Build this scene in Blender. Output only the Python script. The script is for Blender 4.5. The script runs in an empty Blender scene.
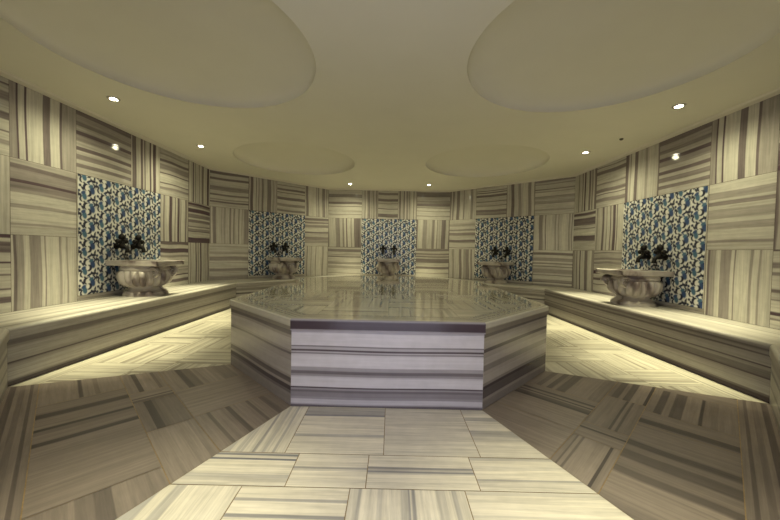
import bpy, bmesh, math, random
import numpy as np
from mathutils import Vector, Matrix

S = 0.65                       # one wall tile is 0.65 m; all lengths below are in tiles
C = bpy.context.scene.collection
sc = bpy.context.scene

# ------------------------------------------------------------------ camera
F_PX, CY = 326.94, 260.19
pitch, roll, yaw = 0.0271, 0.0201, 0.0040
cam = bpy.data.cameras.new('camera')
cam.sensor_fit = 'HORIZONTAL'; cam.sensor_width = 36.0
cam.lens = 36.0 * F_PX / 780.0
cam.shift_y = (CY - 260.0) / 780.0
cam.clip_start = 0.02
camo = bpy.data.objects.new('camera', cam); C.objects.link(camo)
fw = Vector((-math.sin(yaw) * math.cos(pitch), math.cos(yaw) * math.cos(pitch), -math.sin(pitch)))
rt0 = Vector((math.cos(yaw), math.sin(yaw), 0)); up0 = rt0.cross(fw)
rt = rt0 * math.cos(roll) + up0 * math.sin(roll)
up = up0 * math.cos(roll) - rt0 * math.sin(roll)
camo.matrix_world = Matrix(((rt.x, up.x, -fw.x, 0.021 * S), (rt.y, up.y, -fw.y, -12.305 * S),
                            (rt.z, up.z, -fw.z, 1.627 * S), (0, 0, 0, 1)))
sc.camera = camo

# ------------------------------------------------------------------ light
WORLD_STRENGTH = 2.0
w = bpy.data.worlds.new('world'); sc.world = w; w.use_nodes = True
w.node_tree.nodes['Background'].inputs[0].default_value = (0.80, 0.82, 1.0, 1)
w.node_tree.nodes['Background'].inputs[1].default_value = WORLD_STRENGTH
BEAM, WASH = 370.0, 40.0        # watts of each ceiling downlight: narrow beam and wide spill
LAMP = (1.0, 0.955, 0.60)
sc.view_settings.view_transform = 'Standard'
sc.view_settings.look = 'None'
sc.view_settings.gamma = 1
sc.view_settings.use_curve_mapping = False
sc.view_settings.exposure = 0.42

# ------------------------------------------------------------------ helpers
def V(*a): return Vector(a) * S

def tagit(o, label=None, cat=None, group=None, kind=None):
    if label: o['label'] = label
    if cat: o['category'] = cat
    if group: o['group'] = group
    if kind: o['kind'] = kind
    return o

def link(name, me, mat=None, parent=None, loc=None):
    o = bpy.data.objects.new(name, me); C.objects.link(o)
    if mat is not None and me is not None:
        me.materials.append(mat)
    if parent is not None: o.parent = parent
    if loc is not None: o.location = loc
    return o

def empty(name, loc, rz=0.0):
    o = bpy.data.objects.new(name, None); C.objects.link(o)
    o.location = loc; o.rotation_euler = (0, 0, rz); o.empty_display_size = 0.1
    return o

class Acc:
    """collects faces with a colour and a (across, along) grain coordinate per corner"""
    def __init__(s): s.v = []; s.c = []; s.g = []; s.f = []
    def face(s, pts, cols, gr):
        b = len(s.v)
        s.v += [tuple(p) for p in pts]; s.c += cols; s.g += gr
        s.f.append(tuple(range(b, b + len(pts))))
    def box_col(s, pts, col):                      # one plain face
        s.face(pts, [col] * len(pts), [(p[0], p[2] if len(p) > 2 else p[1]) for p in pts])
    def build(s, name, mat, parent=None, origin=(0, 0, 0), weld=False, smooth=False):
        me = bpy.data.meshes.new(name)
        o_ = Vector(origin)
        me.from_pydata([tuple((Vector(p) - o_) * S) for p in s.v], [], s.f)
        a = me.attributes.new('stone', 'FLOAT_COLOR', 'POINT')
        a.data.foreach_set('color', np.array([list(c) + [1.0] for c in s.c], dtype=np.float32).ravel())
        uv = me.uv_layers.new(name='grain')
        idx = np.zeros(len(me.loops), dtype=np.int32); me.loops.foreach_get('vertex_index', idx)
        uv.data.foreach_set('uv', np.array(s.g, dtype=np.float32)[idx].ravel())
        if weld:
            bm = bmesh.new(); bm.from_mesh(me)
            bmesh.ops.remove_doubles(bm, verts=bm.verts, dist=1e-5)
            bm.to_mesh(me); bm.free()
        if smooth:
            me.polygons.foreach_set('use_smooth', [True] * len(me.polygons))
        me.update()
        o = link(name, me, mat, parent)
        if parent is None: o.location = o_ * S
        return o

# ------------------------------------------------------------------ stone colours
def lerp(a, b, t): return tuple(x + (y - x) * t for x, y in zip(a, b))
PAL = {
    'wall':  ((.585, .555, .475), (.092, .058, .074)),
    'bench': ((.50, .47, .41), (.058, .040, .046)),
    'slab':  ((.61, .575, .615), (.055, .036, .048)),
    'top':   ((.60, .565, .46), (.12, .09, .085)),
    'side':  ((.50, .45, .40), (.038, .026, .036)),  # diagonal platform faces: weaker light there put into darker stone tones
    'cream': ((.82, .75, .63), (.17, .17, .21)),
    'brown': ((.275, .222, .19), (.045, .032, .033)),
    'gold':  ((.56, .52, .42), (.16, .13, .10)),
}
def tone(pal, t):
    a, b = PAL[pal]
    t = max(0.0, min(1.0, t))
    return lerp(a, b, t)

def rand_profile(rng, dark=0.35, base=0.1, fine=1.0, n=None):
    """a stripe profile: list of (position 0..1, tone 0..1)"""
    p = []; x = 0.0
    light = rng.random() > 0.4
    while x < 1.0:
        if light:
            w_ = rng.uniform(.03, .16) / fine; t = base + rng.uniform(0, .25)
        else:
            w_ = rng.choice([rng.uniform(.012, .03), rng.uniform(.03, .10), rng.uniform(.04, .13)]) / fine
            t = rng.uniform(dark, min(1, dark + .45))
        e = min(w_ * .3, .010)
        p.append((x + e, t)); p.append((x + w_ - e, t + rng.uniform(-.08, .08)))
        x += w_; light = not light if rng.random() < .85 else light
    return p

def pv(prof, x):
    if x <= prof[0][0]: return prof[0][1]
    for (a, ta), (b, tb) in zip(prof, prof[1:]):
        if x <= b:
            return ta + (tb - ta) * (x - a) / max(b - a, 1e-9)
    return prof[-1][1]

def bands(*b):
    """bands((end, tone), ...) -> profile with crisp transitions"""
    p = []; x = 0
    for e, t in b:
        d = min(.006, (e - x) * .3)
        p += [(x + d, t), (e - d, t)]; x = e
    return p

GAP = 0.0028
def tile(acc, mapf, u0, u1, v0, v1, orient, prof, pal, rng, clip=None, gap=GAP, wave=.008, tilt=0.0):
    """one stone tile on a plane: mapf(u, v) -> 3D point, orient 'H' runs the veins along u"""
    off = rng.uniform(0, 60)
    u0 += gap; u1 -= gap; v0 += gap; v1 -= gap
    if u1 - u0 < .004 or v1 - v0 < .004: return
    if orient == 'H': a0, a1, l0, l1 = v0, v1, u0, u1
    else: a0, a1, l0, l1 = u0, u1, v0, v1
    br = sorted(set([0.0, 1.0] + [x for x, t in prof if 0 < x < 1]))
    n = max(2, int((l1 - l0) / .2) + 1)
    ph = rng.uniform(0, 6.28); fr = rng.uniform(.8, 2.2)
    def sh(k, x):
        s_ = k / n
        return wave * math.sin(ph + fr * s_ * 3.1 + x * 1.7) + tilt * (s_ - .5)
    rows = []
    for k in range(n + 1):
        rows.append([min(1, max(0, x + (sh(k, x) if 0 < x < 1 else 0))) for x in br])
    cols = [tone(pal, pv(prof, x)) for x in br]
    ext = (prof[0][1], prof[-1][1])
    for k in range(n):
        la, lb = l0 + (l1 - l0) * k / n, l0 + (l1 - l0) * (k + 1) / n
        for i in range(len(br) - 1):
            q = []
            for (l, r, j) in ((la, rows[k], i), (lb, rows[k + 1], i), (lb, rows[k + 1], i + 1), (la, rows[k], i + 1)):
                a = a0 + (a1 - a0) * r[j]
                p2 = (l, a) if orient == 'H' else (a, l)
                q.append((p2, cols[j], (a + off, l + off * 1.7)))
            if orient != 'H': q.reverse()
            if clip: q = clip_poly(q, clip)
            # drop degenerate
            if len(q) < 3: continue
            ar = 0
            for z in range(len(q)):
                x1, y1 = q[z][0]; x2, y2 = q[(z + 1) % len(q)][0]
                ar += x1 * y2 - x2 * y1
            if abs(ar) < 1e-7: continue
            acc.face([mapf(*t[0]) for t in q], [t[1] for t in q], [t[2] for t in q])

def clip_poly(q, planes):
    """planes: (nx, ny, d) keep nx*x+ny*y <= d"""
    for nx, ny, d in planes:
        out = []
        for i in range(len(q)):
            A, B = q[i], q[(i + 1) % len(q)]
            da = nx * A[0][0] + ny * A[0][1] - d; db = nx * B[0][0] + ny * B[0][1] - d
            if da <= 0: out.append(A)
            if (da < 0 < db) or (db < 0 < da):
                t = da / (da - db)
                out.append((lerp(A[0], B[0], t), lerp(A[1], B[1], t), lerp(A[2], B[2], t)))
        q = out
        if len(q) < 3: return []
    return q

# ------------------------------------------------------------------ materials
def new_mat(name):
    m = bpy.data.materials.new(name); m.use_nodes = True
    return m, m.node_tree.nodes, m.node_tree.links, m.node_tree.nodes['Principled BSDF']

def stone_mat(name, rough, streak=.22, coat=0.0, spec=.5, bump=0.0):
    m, N, L, B = new_mat(name)
    at = N.new('ShaderNodeAttribute'); at.attribute_name = 'stone'
    uv = N.new('ShaderNodeUVMap'); uv.uv_map = 'grain'
    mp = N.new('ShaderNodeMapping'); mp.inputs['Scale'].default_value = (26, 1.0, 1)
    L.new(uv.outputs[0], mp.inputs[0])
    n1 = N.new('ShaderNodeTexNoise'); n1.inputs['Scale'].default_value = 1.0
    n1.inputs['Detail'].default_value = 5; n1.inputs['Roughness'].default_value = .7
    n1.inputs['Distortion'].default_value = .4
    L.new(mp.outputs[0], n1.inputs['Vector'])
    mr = N.new('ShaderNodeMapRange')
    mr.inputs['From Min'].default_value = .3; mr.inputs['From Max'].default_value = .7
    mr.inputs['To Min'].default_value = 1 - streak; mr.inputs['To Max'].default_value = 1 + streak * .55
    L.new(n1.outputs['Fac'], mr.inputs['Value'])
    n2 = N.new('ShaderNodeTexNoise'); n2.inputs['Scale'].default_value = 9; n2.inputs['Detail'].default_value = 6
    L.new(uv.outputs[0], n2.inputs['Vector'])
    mr2 = N.new('ShaderNodeMapRange')
    mr2.inputs['To Min'].default_value = .88; mr2.inputs['To Max'].default_value = 1.10
    L.new(n2.outputs['Fac'], mr2.inputs['Value'])
    mu = N.new('ShaderNodeMath'); mu.operation = 'MULTIPLY'
    L.new(mr.outputs[0], mu.inputs[0]); L.new(mr2.outputs[0], mu.inputs[1])
    vm = N.new('ShaderNodeVectorMath'); vm.operation = 'SCALE'
    L.new(at.outputs['Color'], vm.inputs[0]); L.new(mu.outputs[0], vm.inputs['Scale'])
    L.new(vm.outputs[0], B.inputs['Base Color'])
    B.inputs['Roughness'].default_value = rough
    B.inputs['Specular IOR Level'].default_value = spec
    B.inputs['Coat Weight'].default_value = coat
    B.inputs['Coat Roughness'].default_value = .03
    if bump:
        bp = N.new('ShaderNodeBump'); bp.inputs['Strength'].default_value = bump; bp.inputs['Distance'].default_value = .002
        L.new(n2.outputs['Fac'], bp.inputs['Height']); L.new(bp.outputs[0], B.inputs['Normal'])
    return m

def plain_mat(name, col, rough=.5, metal=0.0, noise=.0, nscale=6, spec=.5):
    m, N, L, B = new_mat(name)
    tc = N.new('ShaderNodeTexCoord')
    n = N.new('ShaderNodeTexNoise'); n.inputs['Scale'].default_value = nscale; n.inputs['Detail'].default_value = 5
    L.new(tc.outputs['Object'], n.inputs['Vector'])
    mx = N.new('ShaderNodeMix'); mx.data_type = 'RGBA'
    mx.inputs['A'].default_value = (*[c * (1 - noise) for c in col], 1)
    mx.inputs['B'].default_value = (*[min(1, c * (1 + noise)) for c in col], 1)
    L.new(n.outputs['Fac'], mx.inputs['Factor']); L.new(mx.outputs['Result'], B.inputs['Base Color'])
    B.inputs['Roughness'].default_value = rough; B.inputs['Metallic'].default_value = metal
    B.inputs['Specular IOR Level'].default_value = spec
    return m

M_wall = stone_mat('polished_marble_wall', .07, streak=.28, spec=.32)
M_bench = stone_mat('polished_marble_bench', .30, streak=.26, spec=.3)
M_slab = stone_mat('polished_marble_platform', .22, streak=.12, spec=.4)
M_slabtop = stone_mat('mirror_marble_platform_top', .06, streak=.14, spec=.6, coat=.3)
M_floor = stone_mat('honed_marble_floor', .40, streak=.30, spec=.35)
M_grout = plain_mat('grout', (.30, .23, .13), .9, noise=.4, nscale=20)
M_groutw = plain_mat('wall_grout', (.16, .13, .11), .9, noise=.2)
M_ceil = plain_mat('ceiling_plaster', (.70, .675, .55), .75, noise=.04, nscale=3)
M_trim = plain_mat('cornice_plaster', (.68, .64, .54), .6, noise=.03)
M_metal = plain_mat('lamp_ring_metal', (.55, .53, .48), .35, metal=.8, noise=.1)
M_bronze = plain_mat('dark_bronze', (.007, .005, .004), .5, metal=.0, noise=.4, nscale=30, spec=.25)
M_dot = plain_mat('dark_plastic', (.10, .09, .06), .5, noise=.1)

def carved_mat():
    m, N, L, B = new_mat('carved_marble')
    tc = N.new('ShaderNodeTexCoord')
    mp = N.new('ShaderNodeMapping'); mp.inputs['Rotation'].default_value = (.5, .7, .3); mp.inputs['Scale'].default_value = (1, 1, .6)
    L.new(tc.outputs['Object'], mp.inputs[0])
    wv = N.new('ShaderNodeTexWave'); wv.inputs['Scale'].default_value = 1.5; wv.inputs['Distortion'].default_value = 9
    wv.inputs['Detail'].default_value = 4; wv.inputs['Detail Scale'].default_value = 1.6
    L.new(mp.outputs[0], wv.inputs['Vector'])
    cr = N.new('ShaderNodeValToRGB')
    e = cr.color_ramp.elements
    e[0].position = 0; e[0].color = (.13, .10, .095, 1)
    e[1].position = .34; e[1].color = (.34, .30, .275, 1)
    k = e.new(.16); k.color = (.26, .22, .205, 1)
    k = e.new(1.0); k.color = (.44, .40, .36, 1)
    L.new(wv.outputs['Fac'], cr.inputs[0]); L.new(cr.outputs[0], B.inputs['Base Color'])
    B.inputs['Roughness'].default_value = .35
    return m
M_carved = carved_mat()

def emit_mat():
    m, N, L, B = new_mat('lamp_lens')
    B.inputs['Base Color'].default_value = (.9, .85, .7, 1)
    B.inputs['Emission Color'].default_value = (1.0, .93, .72, 1)
    B.inputs['Emission Strength'].default_value = 55
    return m
M_lens = emit_mat()

# ------------------------------------------------------------------ room plan (tile units)
HB, U = 0.671, 3.248
T = HB + U
ROWS = [HB, HB + 1.085, HB + 2.165, T]
ROOM = [(-2.37, 0), (2.18, 0), (5.30, -2.77), (5.30, -9.057), (2.38, -11.977), (-2.38, -11.977), (-5.30, -9.057), (-5.30, -2.77)]
SIDES = ['back', 'back_right', 'right', 'front_right', 'front', 'front_left', 'left', 'back_left']

def offset_poly(P, ds):
    """inset polygon (clockwise seen from above) by distances per edge"""
    n = len(P); out = []
    if not hasattr(ds, '__len__'): ds = [ds] * n
    def line(i):
        a, b = Vector(P[i]), Vector(P[(i + 1) % n]); d = (b - a).normalized()
        nrm = Vector((d.y, -d.x))                       # inward for clockwise order
        return a + nrm * ds[i], d
    for i in range(n):
        a, d = line(i - 1); b, e = line(i)
        den = d.x * e.y - d.y * e.x
        t = ((b.x - a.x) * e.y - (b.y - a.y) * e.x) / den
        out.append(tuple(a + d * t))
    return out

# ------------------------------------------------------------------ walls
H, V_ = 'H', 'V'
# columns along each wall, in the direction of ROOM order; the panel is cut out of the two lower rows
def rev(c, L): return [(L - b, L - a, o) for a, b, o in reversed(c)]
rng = random.Random(11)
hero_top = bands((.09, .55), (.115, .95), (.20, .15), (.23, .95), (.46, .06), (.57, .8), (.72, .05), (.76, .85), (1, .45))
hero_row_l = bands((.12, .2), (.15, .5), (.35, .08), (.4, .5), (.55, .1), (.6, .55), (.68, .7), (.72, .95), (.86, .6), (.92, .8), (1, .4))
hero_row_r = bands((.1, .25), (.14, .6), (.3, .2), (.4, .5), (.46, .15), (.6, .45), (.66, .2), (.72, .7), (.76, .2), (.86, .5), (1, .1))
hero_over = bands((.1, .3), (.16, .75), (.22, .2), (.3, .7), (.36, .3), (.42, .85), (.5, .3), (.6, .6), (.66, .9), (.74, .35), (.8, .7), (.9, .5), (1, .8))
hero_mid = bands((.03, .1), (.07, .8), (.17, .5), (.2, .15), (.25, .1), (.42, .6), (.47, .12), (.49, .7), (.70, .12), (.74, .55), (.82, .1), (.85, .55), (1, .15))

def wall(i):
    a, b = Vector(ROOM[i]), Vector(ROOM[(i + 1) % 8]); Ln = (b - a).length
    d = (b - a).normalized(); n = Vector((d.y, -d.x))
    side = SIDES[i]
    acc = Acc()
    lift = .003
    def mapf(u, v):
        p = a + d * u + n * lift
        return (p.x, p.y, v)
    # layout: list of (u0, u1, row, orient)
    L_ = []
    def col(u0, u1, pat):
        for r, o in enumerate(pat): L_.append((u0, u1, r, o))
    panel = None
    if side in ('left', 'right'):
        # absolute y positions of the joints, from the back corner
        ys = [-2.77, -3.77, -4.82, -6.80, -7.76, -9.057]
        up_ = -5.64 if side == 'left' else -5.75
        us = [abs(y + 2.77) for y in ys]; uu = abs(up_ + 2.77)
        seg = [(us[0], us[1], 'VHV'), (us[1], us[2], 'HVH'), (us[2], uu, '--V'), (uu, us[3], '--H'), (us[3], us[4], 'VHV'), (us[4], us[5], 'HVH')]
        panel = (us[2], us[3])
        if side == 'left':
            seg = [(Ln - e, Ln - s_, p) for s_, e, p in seg]; panel = (Ln - us[3], Ln - us[2])
    elif side == 'back':
        us = [0, 1.25, 3.31, Ln]
        seg = [(0, 1.25, 'HVH'), (1.25, 1.86, '--V'), (1.86, 2.60, '--H'), (2.60, 3.31, '--V'), (3.31, Ln, 'HVH')]
        panel = (1.25, 3.31)
    elif side in ('back_left', 'back_right'):
        if side == 'back_right':
            seg = [(0, 1.07, 'VHV'), (1.07, 2.16, '--H'), (2.16, 3.06, '--V'), (3.06, Ln, 'HVH')]; panel = (1.07, 3.06)
        else:
            seg = [(0, .98, 'VHV'), (.98, 2.0, '--H'), (2.0, 2.93, '--V'), (2.93, Ln, 'HVH')]; panel = (.98, 2.93)
            seg = [(Ln - e, Ln - s_, p) for s_, e, p in seg]; panel = (Ln - 2.93, Ln - .98)
    elif side == 'front':
        seg = []
        n_ = 1.30
        seg = [(0, n_, 'VHV'), (n_, Ln - n_, '--H'), (Ln - n_, Ln, 'VHV')]
    else:
        q = Ln / 4
        seg = [(0, q, 'VHV'), (q, 2 * q, 'HVH'), (2 * q, 3 * q, 'VHV'), (3 * q, Ln, 'HVH')]
    for u0, u1, pat in seg:
        for r in range(3):
            o = pat[r]                     # pattern is bottom, middle, top
            if o == '-': continue
            z0, z1 = ROWS[r], ROWS[r + 1]
            if side == 'front' and u0 > 1 and u1 < Ln - 1:
                z0 = 3.3
            pr = rand_profile(rng, dark=rng.uniform(.45, .68), base=rng.uniform(.0, .12), fine=1.0)
            if side in ('left', 'right') and abs(abs((a + d * ((u0 + u1) / 2)).y) - 7.28) < .1:
                if r == 2: pr = hero_top
                if r == 0: pr = hero_mid
                if r == 1: pr = hero_row_l if side == 'left' else hero_row_r
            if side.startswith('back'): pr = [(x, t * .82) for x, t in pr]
            if side in ('left', 'right') and pat == '--H': pr = hero_over
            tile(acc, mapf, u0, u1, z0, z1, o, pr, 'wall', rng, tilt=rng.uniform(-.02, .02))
        if not (side == 'front' and u0 > 1 and u1 < Ln - 1):
            tile(acc, mapf, u0, u1, 0, HB, 'H', rand_profile(rng), 'wall', rng)
    # thin marble edging strip below the panel and the masonry behind the tiles
    if panel:
        tile(acc, mapf, panel[0], panel[1], HB, HB + .09, 'H', bands((.5, .5), (1, .2)), 'wall', rng)
    th = .25
    rects = [(0, Ln, 0, T)]
    if side == 'front': rects = [(0, 1.30, 0, T), (Ln - 1.30, Ln, 0, T), (1.30, Ln - 1.30, 3.3, T)]
    g = (.16, .13, .11)
    for u0, u1, z0, z1 in rects:
        p0, p1 = a + d * u0, a + d * u1
        q0, q1 = p0 - n * th, p1 - n * th
        A = [(p0.x, p0.y, z0), (p1.x, p1.y, z0), (p1.x, p1.y, z1), (p0.x, p0.y, z1)]
        Bk = [(q0.x, q0.y, z0), (q1.x, q1.y, z0), (q1.x, q1.y, z1), (q0.x, q0.y, z1)]
        for fc in (A, Bk[::-1], [A[0], Bk[0], Bk[1], A[1]], [A[1], Bk[1], Bk[2], A[2]], [A[2], Bk[2], Bk[3], A[3]], [A[3], Bk[3], Bk[0], A[0]]):
            acc.box_col(fc, g)
    mid = (a + b) / 2
    o = acc.build('wall_' + side, M_wall, origin=(mid.x, mid.y, 0))
    tagit(o, kind='structure')
    return panel

PANELS = {}
for i in range(8):
    PANELS[SIDES[i]] = wall(i)

# ------------------------------------------------------------------ ceiling with four shallow domes, cornice
DOMES = [(-2.50, -8.47, 1.56), (2.42, -8.50, 1.54), (-2.49, -3.75, 1.50), (2.36, -3.85, 1.50)]
def ceiling():
    bm = bmesh.new()
    Z = T
    out = offset_poly(ROOM, -.25)
    vs = [bm.verts.new((x * S, y * S, Z * S)) for x, y in out]
    es = [bm.edges.new((vs[i], vs[(i + 1) % 8])) for i in range(8)]
    NS = 96
    rings = []
    for cx, cy, R in DOMES:
        r = [bm.verts.new(((cx + R * math.cos(2 * math.pi * k / NS)) * S, (cy + R * math.sin(2 * math.pi * k / NS)) * S, Z * S)) for k in range(NS)]
        es += [bm.edges.new((r[k], r[(k + 1) % NS])) for k in range(NS)]
        rings.append(r)
    bmesh.ops.triangle_fill(bm, edges=es, use_beauty=True)
    # remove fill inside the circles
    kill = []
    for f in bm.faces:
        c = f.calc_center_median() / S
        if any((c.x - cx) ** 2 + (c.y - cy) ** 2 < (R * .985) ** 2 and all(((v.co.x / S - cx) ** 2 + (v.co.y / S - cy) ** 2) < (R * 1.01) ** 2 for v in f.verts) for cx, cy, R in DOMES):
            kill.append(f)
    bmesh.ops.delete(bm, geom=kill, context='FACES_ONLY')
    for (cx, cy, R), r0 in zip(DOMES, rings):
        prev = r0
        prof = [(1.0, .025)] + [(math.cos(t), .025 + .30 * math.sin(t)) for t in [math.pi / 2 * j / 14 for j in range(1, 14)]]
        for rr, h in prof:
            cur = [bm.verts.new(((cx + R * rr * math.cos(2 * math.pi * k / NS)) * S, (cy + R * rr * math.sin(2 * math.pi * k / NS)) * S, (Z + h) * S)) for k in range(NS)]
            for k in range(NS):
                f = bm.faces.new((prev[k], prev[(k + 1) % NS], cur[(k + 1) % NS], cur[k]))
                f.smooth = True
            prev = cur
        top = bm.verts.new((cx * S, cy * S, (Z + .325) * S))
        for k in range(NS):
            f = bm.faces.new((prev[k], prev[(k + 1) % NS], top)); f.smooth = True
        for e in bm.edges:
            pass
    # roof above
    z2 = (T + .8) * S
    vt = [bm.verts.new((x * S, y * S, z2)) for x, y in out]
    bm.faces.new(vt)
    for i in range(8):
        bm.faces.new((vs[i], vs[(i + 1) % 8], vt[(i + 1) % 8], vt[i]))
    bmesh.ops.recalc_face_normals(bm, faces=bm.faces)
    for e in bm.edges:
        if len(e.link_faces) == 2 and e.calc_face_angle(0) > .6: e.smooth = False
    me = bpy.data.meshes.new('ceiling'); bm.to_mesh(me); bm.free()
    tagit(link('ceiling', me, M_ceil), kind='structure')
ceiling()

def cornice():
    bm = bmesh.new()
    prof = [(0.006, -.030), (.125, -.030), (.14, -.018), (.15, -.001), (0.006, -.001)]
    loops = []
    for dd, dz in prof:
        P = offset_poly(ROOM, dd)
        loops.append([bm.verts.new((x * S, y * S, (T + dz) * S)) for x, y in P])
    for a, b in zip(loops, loops[1:] + loops[:1]):
        for i in range(8):
            bm.faces.new((a[i], a[(i + 1) % 8], b[(i + 1) % 8], b[i]))
    bmesh.ops.recalc_face_normals(bm, faces=bm.faces)
    me = bpy.data.meshes.new('trim_1'); bm.to_mesh(me); bm.free()
    tagit(link('trim_1', me, M_trim), kind='structure')
cornice()

# ------------------------------------------------------------------ floor: eight sectors round the platform
SLAB = [(-.995, -2.95), (.995, -2.95), (2.200, -4.12), (2.200, -7.775), (.995, -8.955), (-.995, -8.955), (-2.200, -7.775), (-2.200, -4.12)]
BEN = offset_poly(ROOM, .988)
def floor():
    acc = Acc()
    # bedding slab under everything
    P = offset_poly(ROOM, -.25)
    acc.face([(x, y, -.004) for x, y in reversed(P)][::-1][::-1], [(.30, .20, .09)] * 8, [(x, y) for x, y in P])
    acc.face([(x, y, -.25) for x, y in P], [(.2, .2, .2)] * 8, [(x, y) for x, y in P])
    for i in range(8):
        j = (i + 1) % 8
        acc.box_col([(P[i][0], P[i][1], -.004), (P[j][0], P[j][1], -.004), (P[j][0], P[j][1], -.25), (P[i][0], P[i][1], -.25)], (.2, .2, .2))
    r = random.Random(5)
    for i in range(8):
        a, b = Vector(SLAB[i]), Vector(SLAB[(i + 1) % 8]); Ln = (b - a).length
        d = (b - a).normalized(); n = Vector((-d.y, d.x))      # outward
        side = SIDES[i]
        wa, wb_ = Vector(BEN[i]), Vector(BEN[(i + 1) % 8])
        D = (wa - a).dot(n)
        Dm = max((wa - a).dot(n), (wb_ - a).dot(n))
        # bisector clip lines from each slab corner towards the bench corner
        def bis(k):
            p0 = Vector(SLAB[k - 1]); p1 = Vector(SLAB[k]); p2 = Vector(SLAB[(k + 1) % 8])
            n1 = (p1 - p0).normalized(); n1 = Vector((-n1.y, n1.x))
            n2 = (p2 - p1).normalized(); n2 = Vector((-n2.y, n2.x))
            return (n1 + n2).normalized()
        ba = bis(i); bb = bis((i + 1) % 8)
        def loc(v): return (v.dot(d), v.dot(n))
        sa, da = loc(ba); sb, db = loc(bb)
        # keep on the inner side: left line direction (sa,da): s >= sa/da * dd
        pl = [(-da, sa, -.002), (db, -sb, Ln * db - .002), (0, 1, Dm + .05)]
        def mapf(s_, dd):
            p = a + d * s_ + n * dd
            return (p.x, p.y, 0.0)
        def put(s0, s1, d0, d1, o, pr=None, pal=None, tilt=0):
            tile(acc, mapf, s0, s1, d0, d1, o, pr or rand_profile(r, dark=.35, base=.1), pal, r, clip=pl, gap=.0032, tilt=tilt, wave=.003)
        lo, hi = -1.2, Ln + 1.2
        rows = [0, .785, 1.155, 1.85, Dm + .04]
        if side == 'front':                  # here s runs from right to left
            P_ = 'cream'
            X = lambda x: .995 - x           # world x -> s
            def pu(x0, x1, d0, d1, o, pr, pal=P_, tilt=0): put(X(x1), X(x0), d0, d1, o, pr, pal, tilt)
            R1 = rows
            fl = bands
            # first row, beside the platform; across runs away from the platform
            pu(-1.6, -.80, 0, R1[1], 'V', bands((.1, .1), (.13, .5), (.2, .15), (.23, .5), (.3, .2), (.33, .6), (.42, .15), (.5, .4), (.55, .12), (.62, .45), (.66, .1), (.7, .6), (.76, .15), (.8, .5), (.86, .2), (.9, .5), (1, .1)))
            pu(-.80, -.01, 0, R1[1], 'H', bands((.02, .15), (.08, .42), (.20, .55), (.235, .85), (.64, .05), (.69, .5), (1, .05)))
            pu(-.01, .765, 0, R1[1], 'H', bands((.3, .20), (.8, .16), (1, .14)))
            pu(.765, 1.7, 0, R1[1], 'H', bands((.1, .35), (.2, .1), (.28, .45), (.33, .2), (.5, .12), (.62, .5), (.7, .3), (1, .12)))
            # second row
            pu(-1.9, -.68, R1[1], R1[2], 'H', bands((.03, .4), (.09, .85), (.18, .2), (.24, .95), (.62, .05), (.68, .2), (.78, .5), (.88, .35), (1, .2)), tilt=-.03)
            pu(-.68, -.125, R1[1], R1[2], 'H', bands((.35, .08), (.42, .12), (.48, .55), (.54, .3), (.8, .05), (.86, .2), (1, .08)))
            pu(-.125, .665, R1[1], R1[2], 'H', bands((.38, .05), (.44, .75), (.50, .4), (.55, .8), (.6, .3), (1, .06)))
            pu(.665, 1.9, R1[1], R1[2], 'H', bands((.1, .4), (.28, .1), (.4, .2), (.68, .06), (.73, .6), (.9, .3), (1, .2)))
            # third row
            pu(-2.2, -.97, R1[2], R1[3], 'V', bands((.3, .1), (.36, .5), (.42, .1), (.55, .6), (.6, .12), (.66, .4), (.7, .15), (.78, .55), (.84, .1), (.9, .35), (1, .1)))
            pu(-.97, -.23, R1[2], R1[3], 'H', bands((.15, .05), (.19, .6), (.34, .06), (.38, .75), (.5, .1), (.7, .05), (1, .1)))
            pu(-.23, .555, R1[2], R1[3], 'V', bands((.08, .15), (.12, .5), (.18, .12), (.26, .3), (.30, .06), (.44, .05), (.47, .7), (.485, .2), (.50, .7), (.56, .35), (.72, .06), (.76, .3), (.80, .08), (.90, .06), (.93, .5), (1, .2)))
            pu(.555, 2.2, R1[2], R1[3], 'H', bands((.05, .3), (.3, .08), (.35, .2), (.6, .06), (.65, .4), (1, .1)))
            put(lo, hi, R1[3], R1[4], 'H', rand_profile(r), P_)
        elif side in ('front_left', 'front_right'):
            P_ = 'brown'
            fr = side == 'front_right'
            def pu(s0, s1, k, o, pr, pal=P_, tilt=0):
                # s measured from the front platform corner outwards, mirrored for the right-hand sector
                if fr: put(Ln - s1, Ln - s0, rows[k], rows[k + 1], o, ([(1 - x, t) for x, t in reversed(pr)] if o == 'V' else pr), pal, tilt)
                else: put(s0, s1, rows[k], rows[k + 1], o, pr, pal, tilt)
            # 'V' = veins running away from the platform ; across = s
            if not fr:
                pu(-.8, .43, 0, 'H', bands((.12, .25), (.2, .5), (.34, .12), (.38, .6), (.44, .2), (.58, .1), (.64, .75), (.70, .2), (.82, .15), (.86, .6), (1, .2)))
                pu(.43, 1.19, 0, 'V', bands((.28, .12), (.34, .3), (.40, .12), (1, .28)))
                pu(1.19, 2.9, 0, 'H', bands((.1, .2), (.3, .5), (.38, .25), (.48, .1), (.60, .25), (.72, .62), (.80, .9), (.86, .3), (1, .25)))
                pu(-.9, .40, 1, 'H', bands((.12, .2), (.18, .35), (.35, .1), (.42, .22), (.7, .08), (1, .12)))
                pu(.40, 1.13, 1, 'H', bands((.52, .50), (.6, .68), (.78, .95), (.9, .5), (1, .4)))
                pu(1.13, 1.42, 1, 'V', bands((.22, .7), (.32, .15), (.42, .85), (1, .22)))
                pu(1.42, 3.2, 1, 'H', bands((.15, .25), (.24, .6), (.36, .15), (.62, .1), (.75, .85), (.82, .3), (1, .2)))
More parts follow.
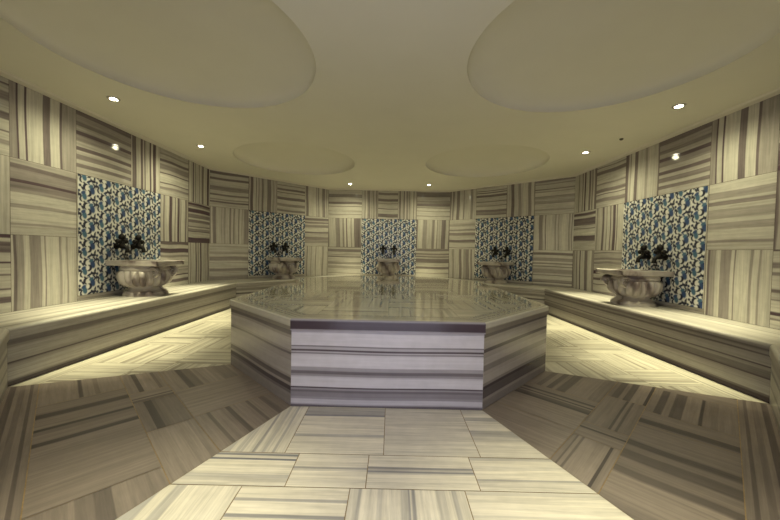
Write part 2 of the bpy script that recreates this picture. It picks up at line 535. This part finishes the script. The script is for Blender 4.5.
                pu(-1.6, -.22, 2, 'H', bands((.25, .25), (.42, .15), (.55, .7), (.68, .5), (.72, .2), (1, .3)))
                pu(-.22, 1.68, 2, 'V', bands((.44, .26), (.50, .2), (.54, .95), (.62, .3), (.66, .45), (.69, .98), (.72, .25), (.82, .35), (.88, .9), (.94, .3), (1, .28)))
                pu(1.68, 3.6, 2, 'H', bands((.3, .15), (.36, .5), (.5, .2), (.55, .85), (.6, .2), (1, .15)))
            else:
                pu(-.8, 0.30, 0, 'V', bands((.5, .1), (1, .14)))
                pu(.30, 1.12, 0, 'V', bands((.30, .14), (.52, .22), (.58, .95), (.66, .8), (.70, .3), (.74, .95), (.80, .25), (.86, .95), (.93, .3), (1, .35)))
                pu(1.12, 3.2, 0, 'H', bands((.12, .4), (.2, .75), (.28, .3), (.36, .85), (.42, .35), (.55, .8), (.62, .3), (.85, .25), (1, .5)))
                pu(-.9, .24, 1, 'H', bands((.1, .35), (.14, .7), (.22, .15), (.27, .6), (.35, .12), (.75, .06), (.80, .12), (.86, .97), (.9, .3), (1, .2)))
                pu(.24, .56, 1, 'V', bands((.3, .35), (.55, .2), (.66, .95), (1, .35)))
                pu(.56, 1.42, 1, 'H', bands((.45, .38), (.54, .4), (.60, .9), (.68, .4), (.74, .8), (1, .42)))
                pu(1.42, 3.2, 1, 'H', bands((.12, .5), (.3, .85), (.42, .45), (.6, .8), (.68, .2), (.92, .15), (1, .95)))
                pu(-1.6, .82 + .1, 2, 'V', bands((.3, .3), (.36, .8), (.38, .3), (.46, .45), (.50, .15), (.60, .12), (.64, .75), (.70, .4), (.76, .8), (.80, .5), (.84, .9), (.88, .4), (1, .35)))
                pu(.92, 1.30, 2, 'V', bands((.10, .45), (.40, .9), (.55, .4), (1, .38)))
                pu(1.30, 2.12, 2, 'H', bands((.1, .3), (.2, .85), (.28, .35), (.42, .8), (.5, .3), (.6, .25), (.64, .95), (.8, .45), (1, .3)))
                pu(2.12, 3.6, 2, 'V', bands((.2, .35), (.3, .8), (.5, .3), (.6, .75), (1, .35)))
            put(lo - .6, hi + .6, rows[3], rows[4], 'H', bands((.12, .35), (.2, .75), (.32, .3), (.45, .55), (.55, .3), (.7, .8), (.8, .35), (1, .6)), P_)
        else:
            P_ = 'gold' if side in ('left', 'right') else 'wall'
            for k in range(3):
                s_ = lo + r.uniform(0, .4)
                o = r.choice('HV')
                while s_ < hi:
                    ws = r.uniform(.55, .95)
                    put(s_, s_ + ws, rows[k], rows[k + 1], o, rand_profile(r, dark=.3, base=.02), P_)
                    o = 'V' if o == 'H' else 'H'; s_ += ws
            put(lo, hi, rows[3], rows[4], 'H', rand_profile(r, dark=.2, base=.02), P_)
    tagit(acc.build('floor', M_floor), kind='structure')
floor()

# ------------------------------------------------------------------ benches round the walls
BEN_L = {
 'back': 'low striped marble bench along the far wall behind the platform, under the middle basin',
 'back_right': 'striped marble bench under the right far-corner basin, in the angle of the wall',
 'right': 'long striped marble bench along the right wall, carrying the big right basin',
 'front_right': 'end of marble bench at the right edge of the photo, turned towards the camera',
 'front_left': 'end of marble bench at the left edge of the photo, turned towards the camera',
 'left': 'long striped marble bench along the left wall, carrying the big left basin',
 'back_left': 'striped marble bench under the left far-corner basin, in the angle of the wall',
}
top_prof = {}
def bench(i):
    side = SIDES[i]
    if side == 'front': return
    j = (i + 1) % 8
    r = random.Random(40 + i)
    mid = (Vector(ROOM[i]) + Vector(ROOM[j])) / 2
    fm = (Vector(BEN[i]) + Vector(BEN[j])) / 2
    base = ((mid.x + fm.x) / 2, (mid.y + fm.y) / 2, 0)
    root = empty('marble_bench', Vector(base) * S)
    tagit(root, BEN_L[side], 'bench', 'built-in marble benches around the room')
    TH = .125
    def sweep(prof, colf, name, mat, n=14, inset=.0015):
        # prof: list of (distance from wall, z, across coordinate)
        acc = Acc()
        loops = []
        for dd, z, ac in prof:
            P = offset_poly(ROOM, dd); A, B = Vector(P[i]), Vector(P[j])
            e = (B - A).normalized() * inset; A = A + e; B = B - e
            loops.append([(A + (B - A) * (k / n), z, ac) for k in range(n + 1)])
        L0 = (Vector(ROOM[j]) - Vector(ROOM[i])).length
        off = r.uniform(0, 50)
        for q in range(len(loops) - 1):
            for k in range(n):
                quad = [(loops[q][k], k), (loops[q][k + 1], k + 1), (loops[q + 1][k + 1], k + 1), (loops[q + 1][k], k)]
                pts = [(t[0][0].x, t[0][0].y, t[0][1]) for t in quad]
                cols = [colf(t[0][2], t[1] / n) for t in quad]
                gr = [(t[0][2] + off, t[1] / n * L0 + off) for t in quad]
                acc.face(pts, cols, gr)
        for k in (0, n):                           # end caps
            cap = [(l[k][0].x, l[k][0].y, l[k][1]) for l in loops[:-1]]
            if k == n: cap = cap[::-1]
            acc.face(cap, [tone('bench', .3)] * len(cap), [(p[2], p[0]) for p in cap])
        return acc.build(name, mat, root, origin=base, weld=False)
    # seat slab, rounded nose
    W = .988; ov = .02
    pr = []
    a_ = 0.0
    N = 60
    for k in range(N + 1):
        dd = .006 + (W + ov - .04 - .006) * k / N; pr.append((dd, HB, dd))
    for k in range(1, 7):
        t = math.pi / 2 * k / 6
        pr.append((W + ov - .04 + .04 * math.sin(t), HB - .04 + .04 * math.cos(t), W + .0 + .06 * k / 6))
    for k in range(1, 9):
        z = HB - .04 - (TH - .04) * k / 8; pr.append((W + ov, z, W + .06 + (TH - .04) * k / 8))
    pr.append((W + ov - .05, HB - TH, 1.2)); pr.append((.006, HB - TH, 1.3)); pr.append((.006, HB, 0.0))
    sp = rand_profile(r, dark=.35, base=.05)
    sp = [(x * .95, t * .85) for x, t in sp if x < 1]
    nose = {'left': [(.965, .15), (1.02, .10), (1.04, .12), (1.06, .2), (1.3, .25)],
            'right': [(.965, .15), (.99, .2), (1.01, .55), (1.06, .6), (1.08, .9), (1.11, .6), (1.3, .6)]}.get(side, [(.965, .15), (1.02, .2), (1.06, .45), (1.3, .4)])
    prof = sp + nose
    ph = r.uniform(0, 6)
    def cf(ac, s_):
        return tone('bench', pv(prof, ac + (.006 * math.sin(ph + 5 * s_) if ac < .95 else 0)))
    sweep(pr, cf, 'seat_slab', M_bench)
    # upright front
    z1 = HB - TH - .002
    fp = {'left': bands((.02, .3), (.15, .72), (.20, .5), (.42, .28), (.50, .35), (.54, .9), (.60, .45), (.72, .22), (.88, .12), (.92, .6), (1, .9)),
          'right': bands((.06, .85), (.12, .5), (.26, .45), (.29, .95), (.36, .5), (.5, .75), (.54, .95), (.62, .5), (.70, .4), (.86, .3), (.90, .8), (1, 1)),
          }.get(side, bands((.08, .2), (.2, .6), (.3, .2), (.38, .85), (.5, .2), (.62, .25), (.68, .7), (.9, .15), (1, .6)))
    pr = []
    NF = 60
    for k in range(NF + 1):
        pr.append((W, z1 - (z1 - .0) * k / NF, k / NF))
    pr.append((W - .06, 0, 1.02)); pr.append((W - .06, z1, 1.1)); pr.append((W, z1, 1.1))
    def cf2(ac, s_):
        return tone('bench', pv(fp, ac + .025 * math.sin(ph + 2.4 * s_) * (1 if .03 < ac < .97 else 0)))
    sweep(pr, cf2, 'front_panel', M_bench, n=18)
for i in range(8): bench(i)

# ------------------------------------------------------------------ the platform in the middle
def inside_planes(P, shrink=0.0):
    out = []
    n = len(P)
    for i in range(n):
        a, b = Vector(P[i]), Vector(P[(i + 1) % n]); d = (b - a).normalized()
        o = Vector((-d.y, d.x))                     # outward (clockwise order)
        out.append((o.x, o.y, o.dot(a) - shrink))
    return out

def platform():
    cx, cy = 0, -5.95
    root = empty('marble_platform', V(cx, cy, 0))
    tagit(root, 'large octagonal heated marble platform with mirror-polished top in the middle of the room', 'platform')
    HT, TH = .916, .12
    r = random.Random(3)
    # side panels
    SP = {
     'front': ('slab', bands((.03, .35), (.20, .02), (.215, .75), (.25, .35), (.275, .95), (.29, .3), (.31, .7), (.33, .12), (.48, .0), (.53, .5), (.57, .82), (.60, .6), (.62, .2), (.74, .02), (.755, 1), (.78, .55), (.81, .8), (.87, .65), (.90, .55), (.96, .15), (.975, .45), (1, .85))),
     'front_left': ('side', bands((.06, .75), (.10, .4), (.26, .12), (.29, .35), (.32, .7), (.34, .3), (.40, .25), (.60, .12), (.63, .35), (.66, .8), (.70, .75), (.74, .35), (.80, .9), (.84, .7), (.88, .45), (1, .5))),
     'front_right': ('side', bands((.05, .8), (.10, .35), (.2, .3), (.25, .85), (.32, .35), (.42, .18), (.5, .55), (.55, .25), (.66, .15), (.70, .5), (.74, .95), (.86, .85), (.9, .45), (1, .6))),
    }
    for i in range(8):
        j = (i + 1) % 8
        side = SIDES[i]
        A, B = Vector(SLAB[i]), Vector(SLAB[j]); d = (B - A).normalized(); n = Vector((-d.y, d.x)); Ln = (B - A).length
        acc = Acc()
        z1 = HT - TH
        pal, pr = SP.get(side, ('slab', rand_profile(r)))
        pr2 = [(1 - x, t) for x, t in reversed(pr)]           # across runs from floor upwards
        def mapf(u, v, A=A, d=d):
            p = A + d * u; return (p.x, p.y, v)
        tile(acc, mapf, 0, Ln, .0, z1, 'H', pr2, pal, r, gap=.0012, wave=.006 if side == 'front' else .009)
        th = .10
        In = offset_poly(SLAB, th); Ai, Bi = Vector(In[i]), Vector(In[j])
        e = d * .002
        k = tone(pal, .3)
        a0, b0 = A + e - n * .0004, B - e - n * .0004; ai, bi = Ai + e, Bi - e
        q = lambda p, z: (p.x, p.y, z)
        for fc in ([q(bi, .0), q(ai, .0), q(ai, z1), q(bi, z1)], [q(a0, .0), q(b0, .0), q(bi, .0), q(ai, .0)], [q(a0, z1), q(ai, z1), q(bi, z1), q(b0, z1)],
                   [q(a0, 0), q(ai, 0), q(ai, z1), q(a0, z1)], [q(b0, 0), q(b0, z1), q(bi, z1), q(bi, 0)]):
            acc.box_col(fc, k)
        acc.build('side_panel', M_slab, root, origin=(cx, cy, 0))
    # top slab : rim strips, then square tiles inside
    edge = Acc(); acc = Acc()
    O = offset_poly(SLAB, -.018)
    z0, z1 = HT - TH + .001, HT
    bv = .012
    O1 = offset_poly(O, bv)
    cmap = {'front': .62, 'front_left': .12, 'front_right': .15}
    for i in range(8):
        j = (i + 1) % 8
        ep = 'slab' if SIDES[i] == 'front' else 'top'
        c1 = tone(ep, .5 if SIDES[i] == 'front' else .1)
        side = SIDES[i]
        edge.face([(*O[i], z1 - bv), (*O[j], z1 - bv), (*O1[j], z1), (*O1[i], z1)], [c1] * 4, [(0, 0), (0, 1), (.02, 1), (.02, 0)])
        pr = {'front': bands((.08, .5), (.85, .98), (1, .5)), 'front_left': bands((.5, .12), (.6, .3), (1, .75)), 'front_right': bands((.42, .12), (.5, .3), (1, .8))}.get(side, bands((.5, .3), (1, .5)))
        ks = [k / 12 for k in range(13)]
        for a, b in zip(ks, ks[1:]):
            za, zb = z1 - bv + (z0 - z1 + bv) * a, z1 - bv + (z0 - z1 + bv) * b
            ca, cb = tone(ep, pv(pr, a)), tone(ep, pv(pr, b))
            edge.face([(*O[i], zb), (*O[j], zb), (*O[j], za), (*O[i], za)], [cb, cb, ca, ca], [(zb, 0), (zb, 2), (za, 2), (za, 0)])
        # rim strip .22 wide
        In = offset_poly(O1, .24)
        prs = bands((.3, .15), (.36, .9), (.5, .3), (.62, .8), (.7, .3), (.85, .6), (.92, 1), (1, .4))
        br = sorted(set([0, 1] + [x for x, t in prs if 0 < x < 1]))
        for a, b in zip(br, br[1:]):
            pa, pb = offset_poly(O1, .24 * a), offset_poly(O1, .24 * b)
            ca, cb = tone('top', pv(prs, a) * .7), tone('top', pv(prs, b) * .7)
            acc.face([(*pa[i], z1), (*pa[j], z1), (*pb[j], z1), (*pb[i], z1)], [ca, ca, cb, cb], [(a * .24, i * 9), (a * .24, i * 9 + 2), (b * .24, i * 9 + 2), (b * .24, i * 9)])
    In = offset_poly(O1, .245)
    acc.face([(*p, z1 - .0008) for p in offset_poly(O1, .238)], [(.12, .1, .08)] * 8, [p for p in In])
    acc.face([(*p, z0) for p in O][::-1], [(.2, .2, .2)] * 8, [p for p in O])
    pl = inside_planes(In)
    y = -9.0; k = 0
    xs = [-2.3, -1.55, -.78, 0, .78, 1.55, 2.3]
    while y < -2.8:
        for q in range(6):
            o = 'HV'[(q + k) % 2]
            tile(acc, lambda u, v: (u, v, z1), xs[q], xs[q + 1], y, y + .8, o, [(x, t * .75) for x, t in rand_profile(r, dark=.3, base=.08)], 'top', r, clip=pl, gap=.0015)
        y += .8; k += 1
    acc.build('top_slab', M_slabtop, root, origin=(cx, cy, 0))
    edge.build('slab_edge', M_slab, root, origin=(cx, cy, 0))
platform()

# ------------------------------------------------------------------ blue patterned tile panels
def panel_colours(NX, NY, W, Hh):
    """a repeating tulip-and-scroll figure in cobalt, turquoise and navy on cream"""
    x = (np.arange(NX + 1) / NX * W)[None, :].repeat(NY + 1, 0)
    y = (np.arange(NY + 1) / NY * Hh)[:, None].repeat(NX + 1, 1)
    px, py = .335, .325
    col = np.zeros((NY + 1, NX + 1, 3)); col[:] = (.64, .63, .58)
    cell = np.floor(x / px).astype(int)
    yy = y + (cell % 2) * py * .42
    row = np.floor(yy / py).astype(int)
    u = (x / px) % 1.0; v = (yy / py) % 1.0
    navy = np.array((.010, .012, .035)); blue = np.array((.028, .060, .155)); teal = np.array((.05, .12, .19))
    def paint(mask, c):
        m = np.clip(mask, 0, 1)[..., None]
        col[:] = col * (1 - m) + c * m
    def ell(cx, cy, rx, ry, an):
        m = np.zeros_like(u)
        for ox in (-1, 0, 1):
            for oy in (-1, 0, 1):
                a, b = u - cx - ox, v - cy - oy
                c, s_ = math.cos(an), math.sin(an)
                X_ = (a * c + b * s_) / rx; Y_ = (-a * s_ + b * c) / ry
                m = np.maximum(m, np.clip((1 - np.sqrt(X_ ** 2 + Y_ ** 2)) * 3.2, 0, 1))
        return m
    def arc(cx, cy, R, a0, a1, wd):
        m = np.zeros_like(u)
        for k in range(9):
            t = k / 8; an = a0 + (a1 - a0) * t
            ww = wd * (.45 + 1.0 * math.sin(math.pi * t))
            m = np.maximum(m, ell((cx + R * math.cos(an)) % 1, (cy + R * math.sin(an)) % 1, ww, ww, 0))
        return m
    paint(ell(.80, .62, .17, .27, .25), blue); paint(ell(.72, .82, .17, .10, .5), teal)
    paint(ell(.35, .25, .15, .25, .25), teal); paint(ell(.29, .43, .17, .10, .5), blue)
    paint(arc(.50, .72, .17, 1.3, 4.4, .060), navy); paint(arc(.54, .43, .15, -1.8, 1.5, .060), navy)
    paint(arc(.04, .16, .15, .3, 2.9, .066), navy); paint(arc(.86, .25, .15, 3.3, 6.0, .066), navy)
    paint(ell(.06, .50, .088, .088, 0), navy); paint(ell(.06, .50, .035, .035, 0), blue)
    paint(ell(.12, .78, .088, .088, 0), navy * 1.5)
    paint(ell(.62, .06, .20, .070, .5), navy); paint(ell(.60, .95, .13, .05, -.7), blue)
    paint(ell(.24, .64, .060, .14, .6), navy); paint(ell(.98, .33, .06, .13, -.6), navy)
    paint(ell(.36, .93, .06, .10, .9), navy); paint(arc(.28, .10, .16, 2.0, 4.6, .045), navy); paint(arc(.80, .86, .13, -1.2, 1.6, .045), navy)
    return col

M_panel, N, L, B = new_mat('glazed_tile')
at = N.new('ShaderNodeAttribute'); at.attribute_name = 'glaze'
n = N.new('ShaderNodeTexNoise'); n.inputs['Scale'].default_value = 14; n.inputs['Detail'].default_value = 4
tcn = N.new('ShaderNodeTexCoord'); L.new(tcn.outputs['Object'], n.inputs['Vector'])
mr = N.new('ShaderNodeMapRange'); mr.inputs['To Min'].default_value = .8; mr.inputs['To Max'].default_value = 1.15
L.new(n.outputs['Fac'], mr.inputs['Value'])
vm = N.new('ShaderNodeVectorMath'); vm.operation = 'SCALE'
L.new(at.outputs['Color'], vm.inputs[0]); L.new(mr.outputs[0], vm.inputs['Scale']); L.new(vm.outputs[0], B.inputs['Base Color'])
B.inputs['Roughness'].default_value = .28; B.inputs['Specular IOR Level'].default_value = .45

def panel_mesh(W, Hh, NX=170, NY=178):
    col = panel_colours(NX, NY, W, Hh)
    TP = .018
    vs = []; cs = []
    for j in range(NY + 1):
        for i in range(NX + 1):
            vs.append(((i / NX - .5) * W * S, -TP * S, j / NY * Hh * S)); cs.append((*col[j, i], 1))
    fs = []
    for j in range(NY):
        for i in range(NX):
            a = j * (NX + 1) + i
            fs.append((a, a + 1, a + NX + 2, a + NX + 1))
    b = len(vs)
    for (x, z) in ((-.5, 0), (.5, 0), (.5, 1), (-.5, 1)):
        vs.append((x * W * S, -TP * S, z * Hh * S)); cs.append((.7, .66, .56, 1))
    for (x, z) in ((-.5, 0), (.5, 0), (.5, 1), (-.5, 1)):
        vs.append((x * W * S, 0, z * Hh * S)); cs.append((.7, .66, .56, 1))
    for k in range(4):
        q = (k + 1) % 4
        fs.append((b + q, b + k, b + 4 + k, b + 4 + q))
    fs.append((b + 7, b + 6, b + 5, b + 4)[::1])
    me = bpy.data.meshes.new('tile_panel'); me.from_pydata(vs, [], fs)
    a = me.attributes.new('glaze', 'FLOAT_COLOR', 'POINT')
    a.data.foreach_set('color', np.array(cs, dtype=np.float32).ravel())
    me.materials.append(M_panel); me.update()
    return me

WHERE = {'left': 'on the left wall, behind the big left basin', 'back_left': 'in the left far corner', 'back': 'in the middle of the far wall',
         'back_right': 'in the right far corner', 'right': 'on the right wall, behind the big right basin'}
def frame_of(side):
    i = SIDES.index(side); a, b = Vector(ROOM[i]), Vector(ROOM[(i + 1) % 8]); d = (b - a).normalized(); n = Vector((d.y, -d.x))
    p = PANELS[side]; m = a + d * (p[0] + p[1]) / 2
    # local -Y points into the room
    rz = math.atan2(d.y, d.x)
    return m, d, n, rz, p[1] - p[0]
for side in ('left', 'back_left', 'back', 'back_right', 'right'):
    m, d, n, rz, wd = frame_of(side)
    P = m + n * .0035
    o = link('tile_panel', panel_mesh(wd - .01, 2.165 - .10 - .005), None)
    o.location = V(P.x, P.y, HB + .096); o.rotation_euler = (0, 0, rz)
    tagit(o, 'square blue and white floral tile panel ' + WHERE[side], 'tile panel', 'blue floral tile panels on the walls')

# ------------------------------------------------------------------ carved basins
def super_ring(bm, cx, cy, rx, ry, z, n, p=2.6, lobes=0, amp=0.0):
    vs = []
    for k in range(n):
        t = 2 * math.pi * k / n
        c, s_ = math.cos(t), math.sin(t)
        r_ = (abs(c) ** p + abs(s_) ** p) ** (-1 / p)
        m = 1 + amp * (abs(math.sin(lobes * t / 2)) ** .7 - .75) if lobes else 1
        vs.append(bm.verts.new(((cx + rx * r_ * c * m) * S, (cy + ry * r_ * s_ * m) * S, z * S)))
    return vs
def loft(bm, rings, cap0=True, cap1=True):
    for a, b in zip(rings, rings[1:]):
        n = len(a)
        for k in range(n): bm.faces.new((a[k], a[(k + 1) % n], b[(k + 1) % n], b[k]))
    if cap0: bm.faces.new(rings[0][::-1])
    if cap1: bm.faces.new(rings[-1])
def bmobj(name, bm, mat, parent=None, smooth=True, ang=.7, loc=None):
    bmesh.ops.recalc_face_normals(bm, faces=bm.faces)
    for f in bm.faces: f.smooth = smooth
    for e in bm.edges:
        if len(e.link_faces) == 2 and e.calc_face_angle(0) > ang: e.smooth = False
    me = bpy.data.meshes.new(name); bm.to_mesh(me); bm.free()
    return link(name, me, mat, parent, loc)

BL = {'left': 'large carved marble basin on the long left bench',
      'right': 'large carved marble basin with fluted lobes on the long right bench',
      'back_left': 'shadowed carved marble basin in the left far corner',
      'back': 'carved marble basin in the middle of the far wall, behind the platform',
      'back_right': 'shadowed carved marble basin in the right far corner'}
def make_basin():
    root = empty('wash_basin', (0, 0, 0))
    cy = -.47
    N_ = 128
    # foot
    bm = bmesh.new()
    rs = [(.315, .0), (.315, .055), (.295, .062), (.297, .080), (.265, .10), (.235, .125), (.228, .150)]
    loft(bm, [super_ring(bm, 0, cy, r_, r_ * 1.04, z, N_, p=3.4) for r_, z in rs])
    bmobj('foot', bm, M_carved, root)
    # fluted bowl with hollow inside
    bm = bmesh.new()
    out = [(.235, .151, 0), (.265, .158, 0), (.268, .172, 0), (.30, .185, .10), (.345, .215, .17), (.378, .255, .20), (.398, .305, .21), (.408, .36, .21), (.410, .41, .20), (.404, .455, .15), (.392, .478, .03),
           (.378, .482, 0), (.378, .50, 0), (.392, .507, 0), (.392, .53, 0), (.378, .545, 0), (.378, .58, 0)]
    rings = [super_ring(bm, 0, cy, r_, r_ * .92, z, N_, p=3.0, lobes=18, amp=a_) for r_, z, a_ in out]
    inn = [(.325, .58), (.31, .50), (.27, .38), (.18, .28), (.06, .25)]
    rings += [super_ring(bm, 0, cy, r_, r_ * .92, z, N_, p=3.0) for r_, z in inn]
    loft(bm, rings)
    bowl = bmobj('bowl', bm, M_carved, root)
    # rim : a flat rectangular frame
    bm = bmesh.new()
    def rect(x, y0, y1, z, n=N_):
        vs = []
        yc, hy = (y0 + y1) / 2, (y1 - y0) / 2
        for k in range(n):
            t = 2 * math.pi * k / n + 1e-4
            c, s_ = math.cos(t), math.sin(t)
            r_ = min(1 / max(abs(c), 1e-6), 1 / max(abs(s_), 1e-6))
            vs.append(bm.verts.new((x * r_ * c * S, (yc + hy * r_ * s_) * S, z * S)))
        return vs
    y0, y1 = -.965, -.022
    R = [rect(.385, y0 + .03, y1, .582), rect(.41, y0, y1, .597), rect(.41, y0, y1, .674), rect(.40, y0 + .01, y1 - .002, .682),
         super_ring(bm, 0, cy, .335, .31, .682, N_, p=3.0), super_ring(bm, 0, cy, .325, .30, .672, N_, p=3.0), super_ring(bm, 0, cy, .325, .30, .582, N_, p=3.0)]
    loft(bm, R, False, False)
    n_ = N_
    for k in range(n_): bm.faces.new((R[-1][k], R[-1][(k + 1) % n_], R[0][(k + 1) % n_], R[0][k]))
    bmobj('rim', bm, M_carved, root, ang=.4)
    # scrolled volutes at the two front corners and at the sides
    for sx in (-1, 1):
        bm = bmesh.new()
        prev = None; K = 44
        cxx, cyy, cz = sx * .26, cy - .345, .45
        rings = []
        for k in range(K + 1):
            t = k / K; an = 4.4 * math.pi * t; rad = .095 * (1 - t) ** .8 + .012
            c3 = Vector((0, -math.cos(an) * rad, math.sin(an) * rad))
            tr = .026 * (1 - .45 * t)
            rr = []
            for q in range(10):
                b_ = 2 * math.pi * q / 10
                rr.append(bm.verts.new(((cxx + 1.7 * tr * math.cos(b_)) * S, (cyy + c3.y + tr * math.sin(b_) * c3.y / rad) * S, (cz + c3.z + tr * math.sin(b_) * c3.z / rad) * S)))
            rings.append(rr)
        loft(bm, rings)
        bmobj('scroll', bm, M_carved, bowl)
    return root
def copy_tree(o, parent=None):
    c = o.copy(); C.objects.link(c)
    if parent is not None: c.parent = parent
    for ch in list(o.children): copy_tree(ch, c)
    return c
basin0 = make_basin()
first = True
for side in ('left', 'back_left', 'back', 'back_right', 'right'):
    m, d, n, rz, wd = frame_of(side)
    o = basin0 if first else copy_tree(basin0); first = False
    sh = {'left': -.09, 'right': .06}.get(side, 0)
    # shift along the wall
    P = m + d * {'left': -.05, 'right': .0, 'back': 0.0}.get(side, 0)
    o.location = V(P.x, P.y, HB + .0008); o.rotation_euler = (0, 0, rz)
    tagit(o, BL[side], 'basin', 'carved marble basins under the tile panels')

# ------------------------------------------------------------------ taps
def ball(bm, c, r_, sx=1, sy=1, sz=1):
    m = Matrix.Translation(Vector(c) * S) @ Matrix.Diagonal((sx, sy, sz, 1))
    bmesh.ops.create_uvsphere(bm, u_segments=14, v_segments=10, radius=r_ * S, matrix=m)
def tube(bm, pts, rad, n=12):
    pts = [Vector(p) for p in pts]; rings = []
    for k, p in enumerate(pts):
        t = (pts[min(k + 1, len(pts) - 1)] - pts[max(k - 1, 0)]).normalized()
        a = t.orthogonal().normalized() if k == 0 else (a - t * a.dot(t)).normalized()
        b = t.cross(a); r_ = rad[k] if hasattr(rad, '__len__') else rad
        rings.append([bm.verts.new((p + (a * math.cos(2 * math.pi * q / n) + b * math.sin(2 * math.pi * q / n)) * r_) * S) for q in range(n)])
    loft(bm, rings)
def make_tap():
    root = empty('wall_tap', (0, 0, 0))
    bm = bmesh.new()
    tube(bm, [(0, -.019, 0), (0, -.035, 0), (0, -.04, 0)], [.062, .062, .045], 20)
    bmobj('wall_flange', bm, M_bronze, root)
    bm = bmesh.new()
    tube(bm, [(0, -.041, 0), (0, -.10, 0), (0, -.13, .0), (0, -.17, -.005), (0, -.21, -.02), (0, -.235, -.055), (0, -.242, -.12)], [.036, .040, .052, .046, .038, .034, .042])
    tube(bm, [(0, -.13, .02), (0, -.13, .085)], [.050, .034])
    bmobj('spout', bm, M_bronze, root)
    bm = bmesh.new()
    tube(bm, [(0, -.13, .087), (0, -.13, .12)], [.02, .02])
    tube(bm, [(-.085, -.13, .105), (0, -.13, .115), (.085, -.13, .105)], [.034, .030, .034])
    ball(bm, (-.09, -.13, .095), .046); ball(bm, (.09, -.13, .095), .046)
    ball(bm, (0, -.13, .175), .056, sz=1.15)
    tube(bm, [(0, -.13, .12), (0, -.13, .14)], [.03, .03])
    bmobj('handle', bm, M_bronze, root)
    return root
tap0 = make_tap(); first = True
HUM = {'left': 'above the left basin nearest the camera', 'back_left': 'above the basin in the left far corner', 'back': 'above the middle basin on the far wall',
       'back_right': 'above the basin in the right far corner', 'right': 'above the right basin nearest the camera'}
for side in ('left', 'back_left', 'back', 'back_right', 'right'):
    m, d, n, rz, wd = frame_of(side)
    for sx in (-1, 1):
        o = tap0 if first else copy_tree(tap0); first = False
        P = m + n * .0035 + d * (sx * .205 + {'left': -.02}.get(side, 0))
        o.location = V(P.x, P.y, HB + .95); o.rotation_euler = (0, 0, rz)
        tagit(o, ('left-hand' if sx < 0 else 'right-hand') + ' dark bronze tap of the pair ' + HUM[side], 'tap', 'dark bronze wall taps over the basins')

# ------------------------------------------------------------------ ceiling downlights
LT = [((-4.35, -7.17), 'recessed ceiling spotlight nearest the camera over the left bench'),
      ((-4.33, -4.88), 'farther of the two ceiling spotlights over the long left bench'),
      ((-1.44, -1.02), 'left one of the two ceiling spotlights by the far wall'),
      ((1.25, -1.12), 'right one of the two ceiling spotlights by the far wall'),
      ((4.30, -4.95), 'farther of the two ceiling spotlights over the long right bench'),
      ((4.33, -7.27), 'recessed ceiling spotlight nearest the camera over the right bench'),
      ((-1.40, -10.9), 'ceiling spotlight over the entrance, on its left side'),
      ((1.40, -10.9), 'ceiling spotlight over the entrance, on its right side')]
def spot(name, parent, watts, ang, blend, z):
    l = bpy.data.lights.new(name, 'SPOT'); l.energy = watts; l.color = LAMP
    l.spot_size = math.radians(ang); l.spot_blend = blend; l.shadow_soft_size = .03
    o = bpy.data.objects.new(name, l); C.objects.link(o); o.parent = parent; o.location = (0, 0, z)
def downlight(x, y, label, dim=1.0):
    root = empty('ceiling_spotlight', V(x, y, T))
    tagit(root, label, 'spotlight', 'recessed ceiling spotlights')
    bm = bmesh.new()
    NN = 32
    rs = [(.050, -.002), (.054, -.016), (.075, -.018), (.085, -.010), (.087, -.0012)]
    R = [[bm.verts.new((r_ * math.cos(2 * math.pi * k / NN) * S, r_ * math.sin(2 * math.pi * k / NN) * S, z * S)) for k in range(NN)] for r_, z in rs]
    loft(bm, R, False, False)
    for k in range(NN): bm.faces.new((R[-1][k], R[-1][(k + 1) % NN], R[0][(k + 1) % NN], R[0][k]))
    bmobj('trim_ring', bm, M_metal, root)
    bm = bmesh.new()
    rs = [(.049, -.003), (.046, -.009), (.03, -.012), (.01, -.013)]
    R = [[bm.verts.new((r_ * math.cos(2 * math.pi * k / NN) * S, r_ * math.sin(2 * math.pi * k / NN) * S, z * S)) for k in range(NN)] for r_, z in rs]
    loft(bm, R, True, True)
    bmobj('lens', bm, M_lens, root)
    spot('beam', root, BEAM * dim, 50, 1.0, -.045)
    spot('spill', root, WASH * dim, 165, 1.0, -.05)
for (x, y), lab in LT: downlight(x, y, lab, .42 if y < -10 else 1.0)

bm = bmesh.new()
tube(bm, [(0, 0, -.001), (0, 0, -.02), (0, 0, -.03)], [.035, .033, .02], 20)
o = bmobj('ceiling_sensor', bm, M_dot, loc=V(4.47, -5.83, T))
tagit(o, 'small round dark sensor on the ceiling above the right bench, between two spotlights', 'sensor')
